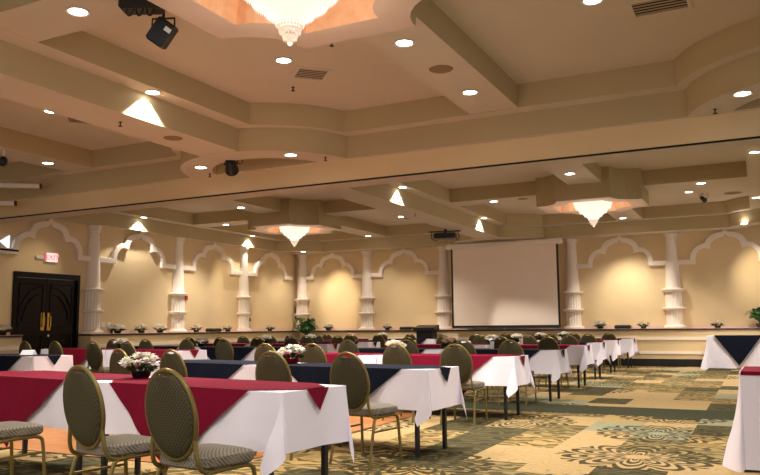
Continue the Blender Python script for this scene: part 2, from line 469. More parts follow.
# ------------------------------------------------------------------ multifoil arches
OUT = [(1.34, .065), (.93, .065), (.93, .12), (.90, .24), (.82, .36), (.70, .45), (.53, .49), (.515, .54), (.46, .64), (.36, .71), (.22, .75), (.08, .77), (0, .85)]
INN = [(1.34, -.065), (.80, -.065), (.80, .1), (.76, .22), (.68, .31), (.56, .355), (.40, .32), (.395, .40), (.36, .50), (.28, .575), (.16, .615), (.06, .635), (0, .71)]
def arch(along, c, half, label, z=2.80):
    sx = half/1.36
    def path(P):
        L = [(-x*sx, zz) for x, zz in P]; return L+[(x*sx, zz) for x, zz in reversed(P[:-1])]
    o, q = path(OUT), path(INN); n = len(o); d = .09
    vs = [(x, 0, zz) for x, zz in o]+[(x, 0, zz) for x, zz in q]+[(x, -d, zz) for x, zz in o]+[(x, -d, zz) for x, zz in q]
    fs = []
    for i in range(n-1):
        fs += [(2*n+i, 3*n+i, 3*n+i+1, 2*n+i+1), (i, 2*n+i, 2*n+i+1, i+1), (3*n+i, n+i, n+i+1, 3*n+i+1)]
    fs += [(0, n, 3*n, 2*n), (n-1, 3*n-1, 4*n-1, 2*n-1)]
    m = MB(); m.add(vs, fs); ob = m.build('arch_moulding', 'plaster_cream')
    if along == 'x': ob.location = (c, YB-.002, z)
    else: ob.location = (XL+.002, c, z); ob.rotation_euler.z = PI/2
    b = ob.modifiers.new('bevel', 'BEVEL'); b.width = .012; b.segments = 2; b.limit_method = 'ANGLE'
    return tag(ob, label, 'arch', 'multifoil arch mouldings on the walls')
arch('y', 11.72, 1.36, 'cream lobed arch moulding above the dark door and exit sign')
arch('y', 14.515, 1.36, 'cream lobed arch on left wall, nearest bay right of the door')
arch('y', 17.48, 1.36, 'cream lobed arch on left wall, second bay right of the door')
arch('y', 20.4, 1.3, 'narrow-looking cream lobed arch on left wall next to the corner')
arch('x', -12.85, 1.26, 'cream lobed arch on back wall beside the far left corner')
arch('x', -10.19, 1.3, 'cream lobed arch on back wall just left of the screen')
arch('x', -3.435, 1.3, 'cream lobed arch on back wall just right of the screen')
arch('x', -.70, 1.3, 'cream lobed arch at far right above the black draped table')

# ------------------------------------------------------------------ projection screen
sc = empty('projection_screen', (-6.69, 21.34, 0), 0, 'large beige projection screen with black borders hanging on back wall', 'screen')
f = MB(); f.box(-1.56, 1.6, -.006, .0, 1.13, 3.45); f.build('screen_fabric', 'screen_fabric', sc)
b = MB(); b.box(-1.62, -1.56, -.008, .002, 1.07, 3.45); b.box(1.6, 1.66, -.008, .002, 1.07, 3.45); b.box(-1.56, 1.6, -.008, .002, 1.075, 1.13); b.build('black_border', 'black_plastic', sc)
MB().tube([(-1.58, 0, 1.06), (1.62, 0, 1.06)], .016, 10).build('bottom_bar', 'black_metal', sc, True)
cz = MB(); cz.rbox(-1.78, 1.78, -.07, .07, 3.44, 3.60, .03); cz.build('roller_case', 'plaster_cream', sc)
t = MB(); t.box(-1.7, -1.66, -.03, .03, 3.59, ZB); t.build('bracket', 'white_metal', sc); t = MB(); t.box(1.66, 1.7, -.03, .03, 3.59, ZB); t.build('bracket', 'white_metal', sc); t = MB(); t.tube([(.02, -.02, 1.06), (.02, -.02, 1.0)], .008, 6); t.build('pull_tab', 'white_metal', sc)

# ------------------------------------------------------------------ tables, cloths, chairs
HL, HD, TH = .915, .305, .75
def make_table():
    r = empty('banquet_table', (0, 0, 0))
    MB().rbox(-HL+.01, HL-.01, -HD+.01, HD-.01, TH-.03, TH-.004, .004).build('tabletop', 'black_plastic', r)
    for sx in (-1, 1):
        for sy in (-1, 1):
            x, y = sx*(HL-.13), sy*(HD-.045)
            MB().rbox(x-.018, x+.018, y-.018, y+.018, 0, TH-.03, .003).build('leg', 'black_metal', r)
        MB().box(sx*(HL-.13)-.01, sx*(HL-.13)+.01, -HD+.06, HD-.06, .62, .65).build('cross_bar', 'black_metal', r)
    return r

def tablecloth_mesh(over=.345, open_l=True, open_r=True, seed=0, floor=False, hl=HL, hd=HD, flare=.17, th=TH):
    """white cloth: flat top, hanging sides, and the loose square at each free corner folding into a point"""
    rnd = random.Random(seed); ph = [rnd.uniform(0, 6.28) for _ in range(8)]
    ST = [0, .015, .06, .14, .25, .38, .52, .66, .8, .92, 1.0]
    per = []                      # each: function of drop fraction -> point
    def side(ax, ay, bx, by, nx, ny, n, k):
        L = math.hypot(bx-ax, by-ay)
        for i in range(n+1):
            t = i/n; x, y = ax+(bx-ax)*t, ay+(by-ay)*t
            free = not ((nx < 0 and not open_l) or (nx > 0 and not open_r))
            def f(q, x=x, y=y, nx=nx, ny=ny, t=t, free=free):
                d = over*q; amp = (.015 if free else .002)*q
                wv = amp*(math.sin(t*L*9+ph[k])+.5*math.sin(t*L*19+ph[k+1]))
                o = .008+(.03 if free else .0)*q+wv
                return (x+nx*o, y+ny*o, th-d+.002)
            per.append(f)
    def corner(cx, cy, n1, n2, free, k):
        n = 18
        for i in range(1, n):
            t = i/n; phi = t*PI/2; rm = over/max(math.cos(phi), math.sin(phi))
            sm = t*t*(3-2*t)
            dx, dy = n1[0]*(1-sm)+n2[0]*sm, n1[1]*(1-sm)+n2[1]*sm
            l = math.hypot(dx, dy) or 1; dx /= l; dy /= l
            g = math.exp(-((t-.42)/.2)**2); g2 = math.exp(-((t-.55)/.3)**2)
            def f(q, dx=dx, dy=dy, rm=rm, g=g, g2=g2, free=free):
                r = (rm if free else over)*q; k_ = 1 if free else 0
                hx_ = dx*.06-n2[0]*flare*1.7*g*k_+n1[0]*(.13*g+.05*g2)*k_+n2[0]*.1*g2*k_
                hy_ = dy*.06-n2[1]*flare*1.7*g*k_+n1[1]*(.13*g+.05*g2)*k_+n2[1]*.1*g2*k_
                e = min(1, .3+q); hx_ *= e; hy_ *= e
                z = r*math.sqrt(max(0, 1-hx_*hx_-hy_*hy_))
                return (cx+dx*.008+hx_*r, cy+dy*.008+hy_*r, th-z+.002)
            per.append(f)
    N = 28; M = 10
    side(-hl, -hd, hl, -hd, 0, -1, N, 0); corner(hl, -hd, (0, -1), (1, 0), open_r, 0)
    side(hl, -hd, hl, hd, 1, 0, M, 2); corner(hl, hd, (1, 0), (0, 1), open_r, 1)
    side(hl, hd, -hl, hd, 0, 1, N, 4); corner(-hl, hd, (0, 1), (-1, 0), open_l, 2)
    side(-hl, hd, -hl, -hd, -1, 0, M, 5); corner(-hl, -hd, (-1, 0), (0, -1), open_l, 3)
    n = len(per); m = MB(); vs = []
    for q in ST: vs += [f(q) for f in per]
    fs = []
    for l in range(len(ST)-1):
        for i in range(n):
            j = (i+1) % n; fs.append((l*n+i, (l+1)*n+i, (l+1)*n+j, l*n+j))
    vs.append((0, 0, th+.0035)); c = len(vs)-1
    fs += [(i, (i+1) % n, c) for i in range(n)]
    m.add(vs, fs)
    return m

def overlay_mesh(mat, hx=1.05, hy=.85, open_l=True, open_r=True, seed=0, dz=0.0, hl=HL, hd=HD, th=TH):
    """coloured diamond cloth: flat on the table, one point down the front, one down the back, tips over the ends"""
    rnd = random.Random(seed); ph = rnd.uniform(0, 6.28); m = MB(); z0 = th+.0075+dz
    def inside(x): return hy*(1-abs(x)/hx)
    xs = [-hl+2*hl*i/40 for i in range(41)]
    xl = -hx if not open_l else -hl; xr = hx if not open_r else hl
    xs = sorted(set([xl]+[x for x in xs if xl < x < xr]+[xr]))
    # top strip
    vs = []; fs = []
    for x in xs:
        w_ = min(hd+.012, max(inside(x), .001)); vs += [(x, -w_, z0), (x, 0, z0+.0015), (x, w_, z0)]
    for i in range(len(xs)-1):
        a = 3*i; fs += [(a, a+3, a+4, a+1), (a+1, a+4, a+5, a+2)]
    m.add(vs, fs)
    # front and back drops
    xe = hx*(1-hd/hy)
    for s in (-1, 1):
        n = 40; K = 8; vs = []; fs = []
        for i in range(n+1):
            x = -xe+2*xe*i/n; D = max(0, inside(x)-hd)
            for k in range(K+1):
                q = k/K; d = D*q; g = d/.55
                wv = .02*g*math.sin(x*16+ph)+.012*g*math.sin(x*31+ph*2)
                vs.append((x*(1-.12*g), s*(hd+.024+.036*min(1, d/.3)+.012*g+wv*.6), z0-d*.99))
        for i in range(n):
            for k in range(K):
                a = i*(K+1)+k; b_ = a+K+1
                fs.append((a, b_, b_+1, a+1) if s > 0 else (a, a+1, b_+1, b_))
        m.add(vs, fs)
    # tips over the free ends
    for s, op in ((-1, open_l), (1, open_r)):
        if not op: continue
        we = inside(hl); n = 10; K = 5; vs = []; fs = []
        for i in range(n+1):
            y = -we+2*we*i/n; D = (hx-hl)*(1-abs(y)/we)
            for k in range(K+1):
                d = D*k/K; vs.append((s*(hl+.024+.12*d), y, z0-d))
        for i in range(n):
            for k in range(K):
                a = i*(K+1)+k; b_ = a+K+1; fs.append((a, b_, b_+1, a+1))
        m.add(vs, fs)
    return m

def make_chair():
    r = empty('banquet_chair', (0, 0, 0))
    # seat cushion: rounded plan, domed top
    pl = []
    for i in range(40):
        a = 2*PI*i/40; c, s = math.cos(a), math.sin(a)
        e = .42; x = (abs(c)**e)*(1 if c > 0 else -1); y = (abs(s)**e)*(1 if s > 0 else -1)
        pl.append((x*(.205+.015*y), y*.205))
    m = MB(); vs = []; lv = [(.94, .405), (1.0, .418), (1.0, .447), (.97, .463), (.8, .475), (.4, .482)]
    for k, z in lv: vs += [(x*k, y*k, z) for x, y in pl]
    n = 40; fs = [tuple(range(n-1, -1, -1)), tuple((len(lv)-1)*n+i for i in range(n))]
    for l in range(len(lv)-1):
        for i in range(n): j = (i+1) % n; fs.append((l*n+i, l*n+j, l*n+n+j, l*n+n+i))
    m.add(vs, fs); m.build('seat', 'seat_fabric', r, True)
    # oval back, leaning slightly; bp maps (x, up) on the back plane to 3-D
    def bp(x, h, off=0): return (x, -.205-.17*(h-.45)+off, h)
    zc, a, b = .683, .192, .232
    def ov(t, ka=1, kb=1): return (a*ka*math.cos(t), zc+b*kb*math.sin(t)-(.012 if math.sin(t) < -.5 else 0)*0)
    m = MB(); n = 44; vs = []; rings = [(.55, .030), (.88, .026), (.965, .012), (.965, -.012), (.88, -.026), (.55, -.030)]
    def padpt(t, k):
        x, h = ov(t, k, k)
        top = zc+b*.965-.03*max(0, 1-(abs(x)/.085)**2)     # hand-hold cut at the top
        return x, min(h, top)
    for k, off in rings:
        for i in range(n):
            x, h = padpt(2*PI*i/n, k); vs.append(bp(x, h, off))
    fs = [tuple(range(n)), tuple((len(rings)-1)*n+i for i in range(n-1, -1, -1))]
    for l in range(len(rings)-1):
        for i in range(n): j = (i+1) % n; fs.append((l*n+j, l*n+i, l*n+n+i, l*n+n+j))
    m.add(vs, fs); m.build('backrest', 'back_fabric', r, True)
    m = MB(); m.tube([bp(*ov(2*PI*i/44)) for i in range(44)], .0125, 8, closed=True)
    for s in (-1, 1):
        x0, h0 = ov(-PI*.17); y0 = bp(0, h0)[1]
        m.tube(smooth_path([(s*x0, y0, h0), (s*.168, -.222, .53), (s*.178, -.215, .46), (s*.182, -.195, .412), (s*.185, -.15, .392), (s*.187, -.09, .388)], 5), .0125, 8)
    m.build('back_frame', 'chair_gold', r, True)
    m = MB()
    for s in (-1, 1): m.tube([(s*.187, -.12, .392), (s*.187, .13, .392)], .0115, 8)
    m.tube([(-.187, .1, .392), (.187, .1, .392)], .009, 6); m.tube([(-.187, -.09, .392), (.187, -.09, .392)], .009, 6)
    m.build('seat_frame', 'chair_gold', r, True)
    for s in (-1, 1):
        MB().tube(smooth_path([(s*.187, .12, .392), (s*.189, .155, .382), (s*.192, .175, .35), (s*.197, .19, .2), (s*.203, .205, 0)], 4), .0125, 8).build('leg', 'chair_gold', r, True)
        MB().tube(smooth_path([(s*.187, -.11, .392), (s*.189, -.15, .38), (s*.192, -.172, .34), (s*.197, -.205, .2), (s*.203, -.25, 0)], 4), .0125, 8).build('leg', 'chair_gold', r, True)
        MB().tube([(s*.195, .182, .28), (s*.195, -.187, .28)], .0085, 8).build('stretcher', 'chair_gold', r, True)
    return r

chair0, table0 = make_chair(), make_table()
used = {'chair': False, 'table': False}
def put_chair(x, y, rz, label, group):
    o = chair0 if not used['chair'] else copy_tree(chair0); used['chair'] = True
    o.location = (x, y, 0); o.rotation_euler.z = rz; tag(o, label, 'chair', group)
def put_table(x, y, rz, label, group):
    o = table0 if not used['table'] else copy_tree(table0); used['table'] = True
    o.location = (x, y, 0); o.rotation_euler.z = rz; tag(o, label, 'table', group)

MESH = {}
def cloth_me(kind, ol, orr, v):
    key = (kind, ol, orr, v)
    if key not in MESH:
        if kind == 'white': MESH[key] = tablecloth_mesh(open_l=ol, open_r=orr, seed=v).mesh('tablecloth', 'white_cloth', True)
        else: MESH[key] = overlay_mesh(kind, open_l=ol, open_r=orr, seed=v, dz=.0015 if ol else 0).mesh('table_overlay', kind+'_cloth', True)
    return MESH[key]
def put_cloth(kind, ol, orr, v, x, y, rz, label, group):
    o = bpy.data.objects.new('tablecloth' if kind == 'white' else 'table_overlay', cloth_me(kind, ol, orr, v)); COL.objects.link(o)
    o.location = (x, y, 0); o.rotation_euler.z = rz; tag(o, label, 'tablecloth', group)

# rows: (row number, right end x, front edge y at that end, slope of right table, slope of left table, colour, chairs)
RIGHT = [(1, -2.52, 3.72, -.13, -.13), (2, -2.61, 6.08, -.09, -.15), (3, -2.67, 8.86, 0, 0), (4, -2.72, 11.22, 0, 0),
         (5, -2.86, 13.85, 0, 0), (6, -2.98, 16.0, 0, 0), (7, -3.06, 18.3, 0, 0), (8, -3.0, 20.5, 0, 0)]
LEFT = [(2, -9.0, 7.2, -.1, -.1), (3, -8.62, 9.72, -.08, -.08), (4, -8.2, 11.6, 0, 0), (5, -8.3, 13.95, 0, 0),
        (6, -8.38, 16.0, 0, 0), (7, -8.35, 18.1, 0, 0), (8, -8.35, 20.05, 0, 0)]
CH = {('R', 1): [(-2.74, None), (-3.48, None), (-4.74, None), None], ('R', 2): [(-3.01, None), (-3.83, None), (-5.1, None), (-5.91, None)],
      ('R', 3): [(-3.16, None), (-3.9, None), (-5.09, None), (-5.8, None)], ('R', 4): [(-3.21, None), (-3.94, None), (-4.88, None), (-5.88, None)]}
COLR = {1: 'red', 2: 'navy', 3: 'red', 4: 'navy', 5: 'red', 6: 'navy', 7: 'red', 8: 'navy'}
SEAMS = {}
def row(block, n, x0, y0, s1, s2):
    ex, ey = x0, y0
    where = 'right block by the carpeted aisle' if block == 'R' else 'left block near the door wall'
    w2 = 'right block' if block == 'R' else 'left block'
    rn = ORD[n]+' row'
    colr = COLR[n]; g = 'right block of tables' if block == 'R' else 'left block of tables'
    for k, sl in enumerate((s1, s2)):
        a = math.atan(sl); c, s = math.cos(a), math.sin(a)
        if k == 1: ex -= .035*c; ey -= .035*s
        cx = ex-HL*c-HD*s; cy = ey-HL*s+HD*c          # front right corner (ex, ey) -> centre
        end = ('aisle-end', 'inner')[k]
        word = 'right-hand' if k == 0 else 'left-hand'
        put_table(cx, cy, a, 'black-legged folding table under %s cloth, %s half of %s, %s' % (colr, word, rn, w2), g)
        put_cloth('white', k == 1, k == 0, (n*3+k) % 4, cx, cy, a, 'white tablecloth under %s diamond, %s half of %s, %s' % (colr, word, rn, w2), 'white tablecloths, '+w2)
        put_cloth(colr, k == 1, k == 0, (n*5+k) % 3, cx, cy, a, '%s diamond overlay on the %s half of %s, %s' % ({'red': 'burgundy red', 'navy': 'navy blue'}[colr], word, rn, w2), colr+' overlays, '+w2)
        if k == 0: SEAMS[(block, n)] = (cx-(HL+.02)*c, cy-(HL+.02)*s, a)
        fixed = CH.get((block, n))
        for j in range(2):
            q = 2*k+j
            if fixed:
                if fixed[q] is None: continue
                X = fixed[q][0]; t = (X-cx)/c; px, py = X, cy+t*s
                px += (HD+.42)*s*0; py += -(HD+.40)*c
                if (block, n) == ('R', 1): py -= .04
            else:
                u = (.44, -.42)[j]; px = cx+u*c+(HD+.40)*s; py = cy+u*s-(HD+.40)*c
            rz = a+random.uniform(-.07, .07)
            put_chair(px, py, rz, 'olive oval-back chair with gold frame, %s seat from aisle, %s, %s' % (ORD[q+1], rn, w2), 'chairs, '+w2)
        ex -= 2*HL*c; ey -= 2*HL*s
for a in RIGHT: row('R', *a)
for a in LEFT: row('L', *a)

# table at the near right edge, cloth to the floor with red runner
t = empty('banquet_table', (.855, 6.95, 0), -.02, 'table under floor-length white cloth at the near right edge', 'table')
MB().rbox(-1.0, 1.0, -.37, .37, TH-.03, TH-.004, .004).build('tabletop', 'black_plastic', t)
for sx in (-1, 1):
    for sy in (-1, 1): MB().rbox(sx*.85-.018, sx*.85+.018, sy*.3-.018, sy*.3+.018, 0, TH-.03, .003).build('leg', 'black_metal', t)
o = tablecloth_mesh(over=.735, seed=3, hl=1.01, hd=.38, flare=.2).build('tablecloth', 'white_cloth', None, True)
o.location = (.855, 6.95, 0); o.rotation_euler.z = -.02; tag(o, 'white floor-length tablecloth with red top at the near right edge', 'tablecloth')
m = MB(); m.box(-1.008, 1.008, -.383, .383, TH+.006, TH+.009)
n = 30
for s in (-1,):
    vs = []; fs = []
    for i in range(n+1):
        x = -1.008+2.016*i/n
        vs += [(x, s*.392, TH+.009), (x, s*.397, TH-.02)]
    for i in range(n): fs.append((2*i, 2*i+1, 2*i+3, 2*i+2))
    m.add(vs, fs)
o = m.build('table_overlay', 'red_cloth'); o.location = (.855, 6.95, 0); o.rotation_euler.z = -.02; tag(o, 'dark red runner on the white table at the near right edge', 'tablecloth')

# table against the back wall at the right, black triangle down the front
fx, fy = .1, 21.0
t = empty('banquet_table', (fx, fy, .06), 0, 'white-draped table against back wall with black triangle cloth in front', 'table')
MB().rbox(-1.3, 1.3, -.37, .37, TH-.03, TH-.004, .004).build('tabletop', 'black_plastic', t)
for sx in (-1, 1):
    for sy in (-1, 1): MB().rbox(sx*1.1-.018, sx*1.1+.018, sy*.3-.018, sy*.3+.018, 0, TH-.03, .003).build('leg', 'black_metal', t)
o = tablecloth_mesh(over=.795, seed=5, hl=1.31, hd=.38, flare=.03, th=.82).build('tablecloth', 'white_cloth', None, True)
o.location = (fx, fy, 0); tag(o, 'white floor-length cloth on the far table against the back wall', 'tablecloth')
m = MB(); m.add([(-1.14, -.45, .835), (-.08, -.45, .835), (-.61, -.47, .1), (-1.14, -.1, .837), (-.08, -.1, .837)], [(0, 2, 1), (0, 1, 4, 3)])
m.add([(-1.14, -.443, .835), (-.08, -.443, .835), (-.61, -.463, .1)], [(0, 1, 2)])
o = m.build('table_overlay', 'navy_cloth'); o.location = (fx, fy, 0); tag(o, 'black triangular cloth hanging down the far right white table', 'tablecloth')

# portable dance floor under the left part of the tables
o = MB().box(-8.3, -3.98, 4.95, 9.6, 0, .008).build('dance_floor', 'parquet'); tag(o, 'orange-brown parquet dance floor laid on carpet under the near tables', 'dance floor')

# ------------------------------------------------------------------ flowers
def flower_bunch(name, loc, label, group, r=.14, vase='vase_dark', seed=0, blooms=14, h=.12, part_names=True):
    rnd = random.Random(seed); e = empty(name, loc, rnd.uniform(0, 6), label, 'flowers', group)
    v = MB(); v.lathe([(r*.35, 0), (r*.42, .008), (r*.5, h*.5), (r*.54, h*.55), (r*.45, h*.55)], 16); v.build('bowl', vase, e, True)
    lf = MB()
    for i in range(26):
        a = rnd.uniform(0, 6.28); rr = r*rnd.uniform(.6, 1.25); z = h*rnd.uniform(.45, 1.1)
        p = Vector((math.cos(a)*r*.3, math.sin(a)*r*.3, h*.55)); q = Vector((math.cos(a)*rr, math.sin(a)*rr, z)); d = Vector((-math.sin(a), math.cos(a), .3))*r*.16
        md = (p+q)/2+Vector((0, 0, .02)); lf.add([p, md+d, q, md-d], [(0, 1, 2, 3)])
    lf.build('leaves', 'leaf', e)
    fl = MB()
    for i in range(blooms):
        a = rnd.uniform(0, 6.28); rr = r*.95*math.sqrt(rnd.random()); z = h*.85+.5*r*(1-(rr/r)**2)+rnd.uniform(-.01, .015)
        c = Vector((math.cos(a)*rr, math.sin(a)*rr, z)); s = r*rnd.uniform(.26, .38)
        for k in range(6):
            b_ = a+k*PI/3; d = Vector((math.cos(b_), math.sin(b_), .35)); t_ = Vector((-math.sin(b_), math.cos(b_), 0))
            fl.add([c, c+d*s*.6+t_*s*.45, c+d*s, c+d*s*.6-t_*s*.45], [(0, 1, 2, 3)])
            fl.add([c+Vector((0, 0, s*.2)), c+d*s*.35+t_*s*.3+Vector((0, 0, s*.3)), c+d*s*.55+Vector((0, 0, s*.45)), c+d*s*.35-t_*s*.3+Vector((0, 0, s*.3))], [(0, 1, 2, 3)])
        fl.ball(c+Vector((0, 0, s*.12)), s*.32, 7, 4)
    fl.build('blossoms', ('flower_white', 'flower_pink')[seed % 5 == 3], e, True)
    return e
for i, (b, n) in enumerate(list(SEAMS)):
    x, y, a = SEAMS[(b, n)]
    if (b, n) in (('L', 2),): continue
    lb = 'white flower centrepiece in %s bowl on the %s row, %s block' % ('red' if (b, n) == ('R', 2) else 'dark', ORD[n], 'right' if b == 'R' else 'left')
    dx = {('R', 1): .12, ('R', 2): .08, ('R', 3): .1}.get((b, n), 0)
    flower_bunch('flower_centrepiece', (x+dx, y+.05, TH+.012), lb, 'centrepieces on the tables', r=.15, vase='vase_red' if (b, n) == ('R', 2) else 'vase_dark', seed=10+i+(1 if n == 1 and i % 2 == 0 else 0), blooms=30, h=.095)
led = [(XL+.25, 10.5, 'ledge flower bowl left of the dark double door'), (XL+.29, 13.62, 'ledge flower bowl with dark candle, just right of the door column'),
       (XL+.25, 14.45, 'ledge flower bowl, second right of the door column'), (XL+.25, 15.12, 'ledge flower bowl just left of the column with the red alarm'),
       (XL+.25, 16.55, 'dark leafy ledge bowl just right of the red alarm column'), (XL+.25, 17.95, 'dark leafy ledge bowl right of the first black tray'),
       (XL+.25, 20.1, 'dark leafy ledge bowl left of the potted palm'), (-12.9, YB-.25, 'small ledge flower bowl between potted palm and back wall column'),
       (-10.7, YB-.25, 'dark leafy ledge bowl left of the black lectern'), (-4.02, YB-.25, 'ledge flower bowl just right of the projection screen column'),
       (-2.86, YB-.25, 'ledge bowl right of the black tray, near last column'), (-1.0, YB-.25, 'ledge bowl above the far right black-and-white table')]
for i, (x, y, lb) in enumerate(led):
    flower_bunch('ledge_flower_bowl', (x, y, ZL), lb, 'flower bowls along the ledge', r=.18 if i < 4 or i in (7, 9) else .16, seed=30+5*i, blooms=30 if i < 4 or i in (7, 9) else 9, h=.12)
c = MB(); c.lathe([(.03, 0), (.03, .12), (.02, .14), (.02, .2)], 12); o = c.build('candle_holder', 'vase_dark', None, True); o.location = (XL+.045, 13.66, ZL); tag(o, 'small dark candle holder on ledge behind the flower bowl', 'candle holder')

# potted palms
def palm(loc, label, seed, s=1.0):
    rnd = random.Random(seed); e = empty('potted_palm', loc, 0, label, 'plant', 'potted palms')
    p = MB(); p.lathe([(.09*s, 0), (.12*s, .12*s), (.125*s, .14*s), (.105*s, .14*s)], 18); p.build('pot', 'pot_brown', e, True)
    lf = MB(); st = MB()
    for i in range(34):
        a = rnd.uniform(0, 6.28); R = s*rnd.uniform(.2, .4); H = s*rnd.uniform(.2, .5)
        pts = [Vector((math.cos(a)*R*t, math.sin(a)*R*t, .13*s+H*math.sin(t*2.1)/.93)) for t in [k/8 for k in range(9)]]
        st.tube(pts, .004*s, 5)
        for k in range(2, 9):
            for sd in (-1, 1):
                q = pts[k]; d = (pts[k]-pts[k-1]).normalized(); n = Vector((-math.sin(a), math.cos(a), 0))*sd
                L = s*.13*(1-.5*abs(k/8-.55)); tip = q+(n*.8+d*.6+Vector((0, 0, -.25))).normalized()*L; wd = d*.026*s
                lf.add([q-wd, q+(tip-q)*.5-wd*1.2, tip, q+(tip-q)*.5+wd*1.6], [(0, 1, 2, 3)])
    st.build('stem', 'leaf', e); lf.build('fronds', 'palm_leaf', e)
palm((-13.5, 21.35, ZL-.35), 'bushy green potted palm in the far left corner by the column', 4, 1.15)
palm((.0, YB-.3, ZL), 'green potted palm on ledge at the far right edge', 9, .8)
st_ = MB(); st_.rbox(-.17, .17, -.17, .17, 0, ZL-.352, .01); o = st_.build('plant_stand', 'ledge_wood'); o.location = (-13.5, 21.35, 0); tag(o, 'dark wooden stand under the corner potted palm', 'stand')

# trays and lectern
for x, y, rz, lb in ((XL+.25, 17.3, PI/2, 'low black tray on left wall ledge between two leafy bowls'), (-10.0, YB-.25, 0, 'low black tray on back wall ledge left of the black lectern'), (-3.4, YB-.25, 0, 'low black tray on back wall ledge right of the screen')):
    m = MB(); m.rbox(-.22, .22, -.13, .13, 0, .09, .02); m.rbox(-.2, .2, -.11, .11, .088, .1, .004); o = m.build('serving_tray', 'black_plastic'); o.location = (x, y, ZL); o.rotation_euler.z = rz; tag(o, lb, 'tray', 'black trays on the ledge')
le = empty('lectern', (-9.1, 21.2, 0), 0, 'black lectern with wider top standing before the back wall ledge', 'lectern')
MB().rbox(-.27, .27, -.17, .17, 0, .98, .01).build('body', 'black_plastic', le); m = MB(); m.add([(-.34, -.22, .98), (.34, -.22, .98), (.34, .2, 1.0), (-.34, .2, 1.0), (-.34, -.22, 1.08), (.34, -.22, 1.08), (.34, .2, 1.16), (-.34, .2, 1.16)], [(3, 2, 1, 0), (4, 5, 6, 7), (0, 1, 5, 4), (1, 2, 6, 5), (2, 3, 7, 6), (3, 0, 4, 7)]); m.build('slanted_top', 'black_plastic', le)

# folded napkins, papers and glasses on tables
def napkin(x, y, rz, label):
    m = MB(); m.add([(-.1, -.06, 0), (.1, -.06, 0), (.1, .06, 0), (-.1, .06, 0), (-.1, 0, .07), (.1, 0, .07), (-.08, -.05, .012), (.08, -.05, .012)], [(0, 1, 5, 4), (2, 3, 4, 5), (0, 4, 3), (1, 2, 5)])
    o = m.build('folded_napkin', 'paper'); o.location = (x, y, TH+.012); o.rotation_euler.z = rz; tag(o, label, 'napkin', 'folded napkins')
def on_row(block, n, dx, dy):
    x, y, a = SEAMS[(block, n)]; return x+dx, y+dy+dx*math.tan(a)
x, y = on_row('L', 2, 1.25, 0); napkin(x, y, .3, 'folded white napkin on navy table in the left block, second row')
x, y = on_row('R', 3, .9, .08); napkin(x, y, .1, 'folded white napkin on red table, third row, right block')
x, y = on_row('R', 5, -.5, -.05); napkin(x, y, -.2, 'folded white napkin on red table, fifth row, right block')
x, y = on_row('R', 6, -.6, 0); napkin(x, y, .5, 'folded white napkin on navy table, sixth row, right block')
for blk, n, dx, lb in (('R', 4, .75, 'small white cup on navy table, fourth row, right block'), ('R', 5, .6, 'small white cup on red table, fifth row, right block')):
    x, y = on_row(blk, n, dx, 0); m = MB(); m.lathe([(.03, 0), (.036, .12), (.034, .12), (.028, .006)], 14); o = m.build('cup', 'white_plastic', None, True); o.location = (x, y, TH+.012); tag(o, lb, 'cup', 'white cups')

# ------------------------------------------------------------------ wall fixtures
ex = empty('exit_sign', (XL, 11.8, 2.63), 0, 'glowing red exit sign on the wall above the double door', 'exit sign')
m = MB(); m.rbox(0, .07, -.17, .17, 0, .23, .012); m.build('housing', 'white_plastic', ex)
MB().box(.071, .075, -.15, .15, .02, .21).build('face_panel', 'exit_face', ex)
tc = bpy.data.curves.new('exit_text', 'FONT'); tc.body = 'EXIT'; tc.size = .17; tc.extrude = .002; tc.align_x = 'CENTER'; tc.offset = .004
to = bpy.data.objects.new('exit_text', tc); COL.objects.link(to)
bpy.context.view_layer.update()
me = bpy.data.meshes.new_from_object(to.evaluated_get(bpy.context.evaluated_depsgraph_get())); bpy.data.objects.remove(to)
me.materials.clear(); me.materials.append(MATS['exit_red'])
lt = bpy.data.objects.new('lettering', me); COL.objects.link(lt); lt.parent = ex; lt.location = (.078, 0, .055); lt.rotation_euler = (PI/2, 0, PI/2)
em = MB(); em.rbox(0, .06, -.1, .1, 0, .08, .01); em.build('emergency_lamp', 'white_plastic', ex).location = (0, -.3, .06)
sn = empty('wall_sconce', (XL, 10.63, 2.84), 0, 'pale triangular wall light at the left edge beside the door arch', 'lamp')
m = MB(); m.add([(0, -.13, .16), (0, .11, .31), (0, .11, .01), (.03, -.11, .16), (.03, .1, .29), (.03, .1, .03)], [(3, 5, 4), (0, 1, 4, 3), (1, 2, 5, 4), (2, 0, 3, 5)]); m.build('diffuser', 'sconce_glow', sn)
MB().box(0, .1, -.3, .28, -.04, 0).build('bracket', 'door_frame', sn)
st = MB(); st.rbox(0, .05, -.05, .05, 0, .13, .01); o = st.build('fire_alarm', 'red_plastic'); o.location = (XL, 16.36, 1.9); tag(o, 'small red fire alarm on left wall beside the second column', 'alarm')
for y, lb in ((13.42, 'white switch plate on left wall, nearer the door column'), (13.6, 'white switch plate on left wall, farther from the door column')):
    m = MB(); m.rbox(0, .012, -.06, .06, 0, .12, .003); m.rbox(.012, .02, -.012, .012, .045, .075, .002); o = m.build('switch_plate', 'white_plastic'); o.location = (XL, y, 1.17); tag(o, lb, 'switch')
m = MB(); m.rbox(0, .012, -.05, .05, 0, .1, .003); o = m.build('wall_outlet', 'pot_brown'); o.location = (XL, 19.35, 1.32); tag(o, 'small brown outlet plate on left wall right of third column', 'outlet')

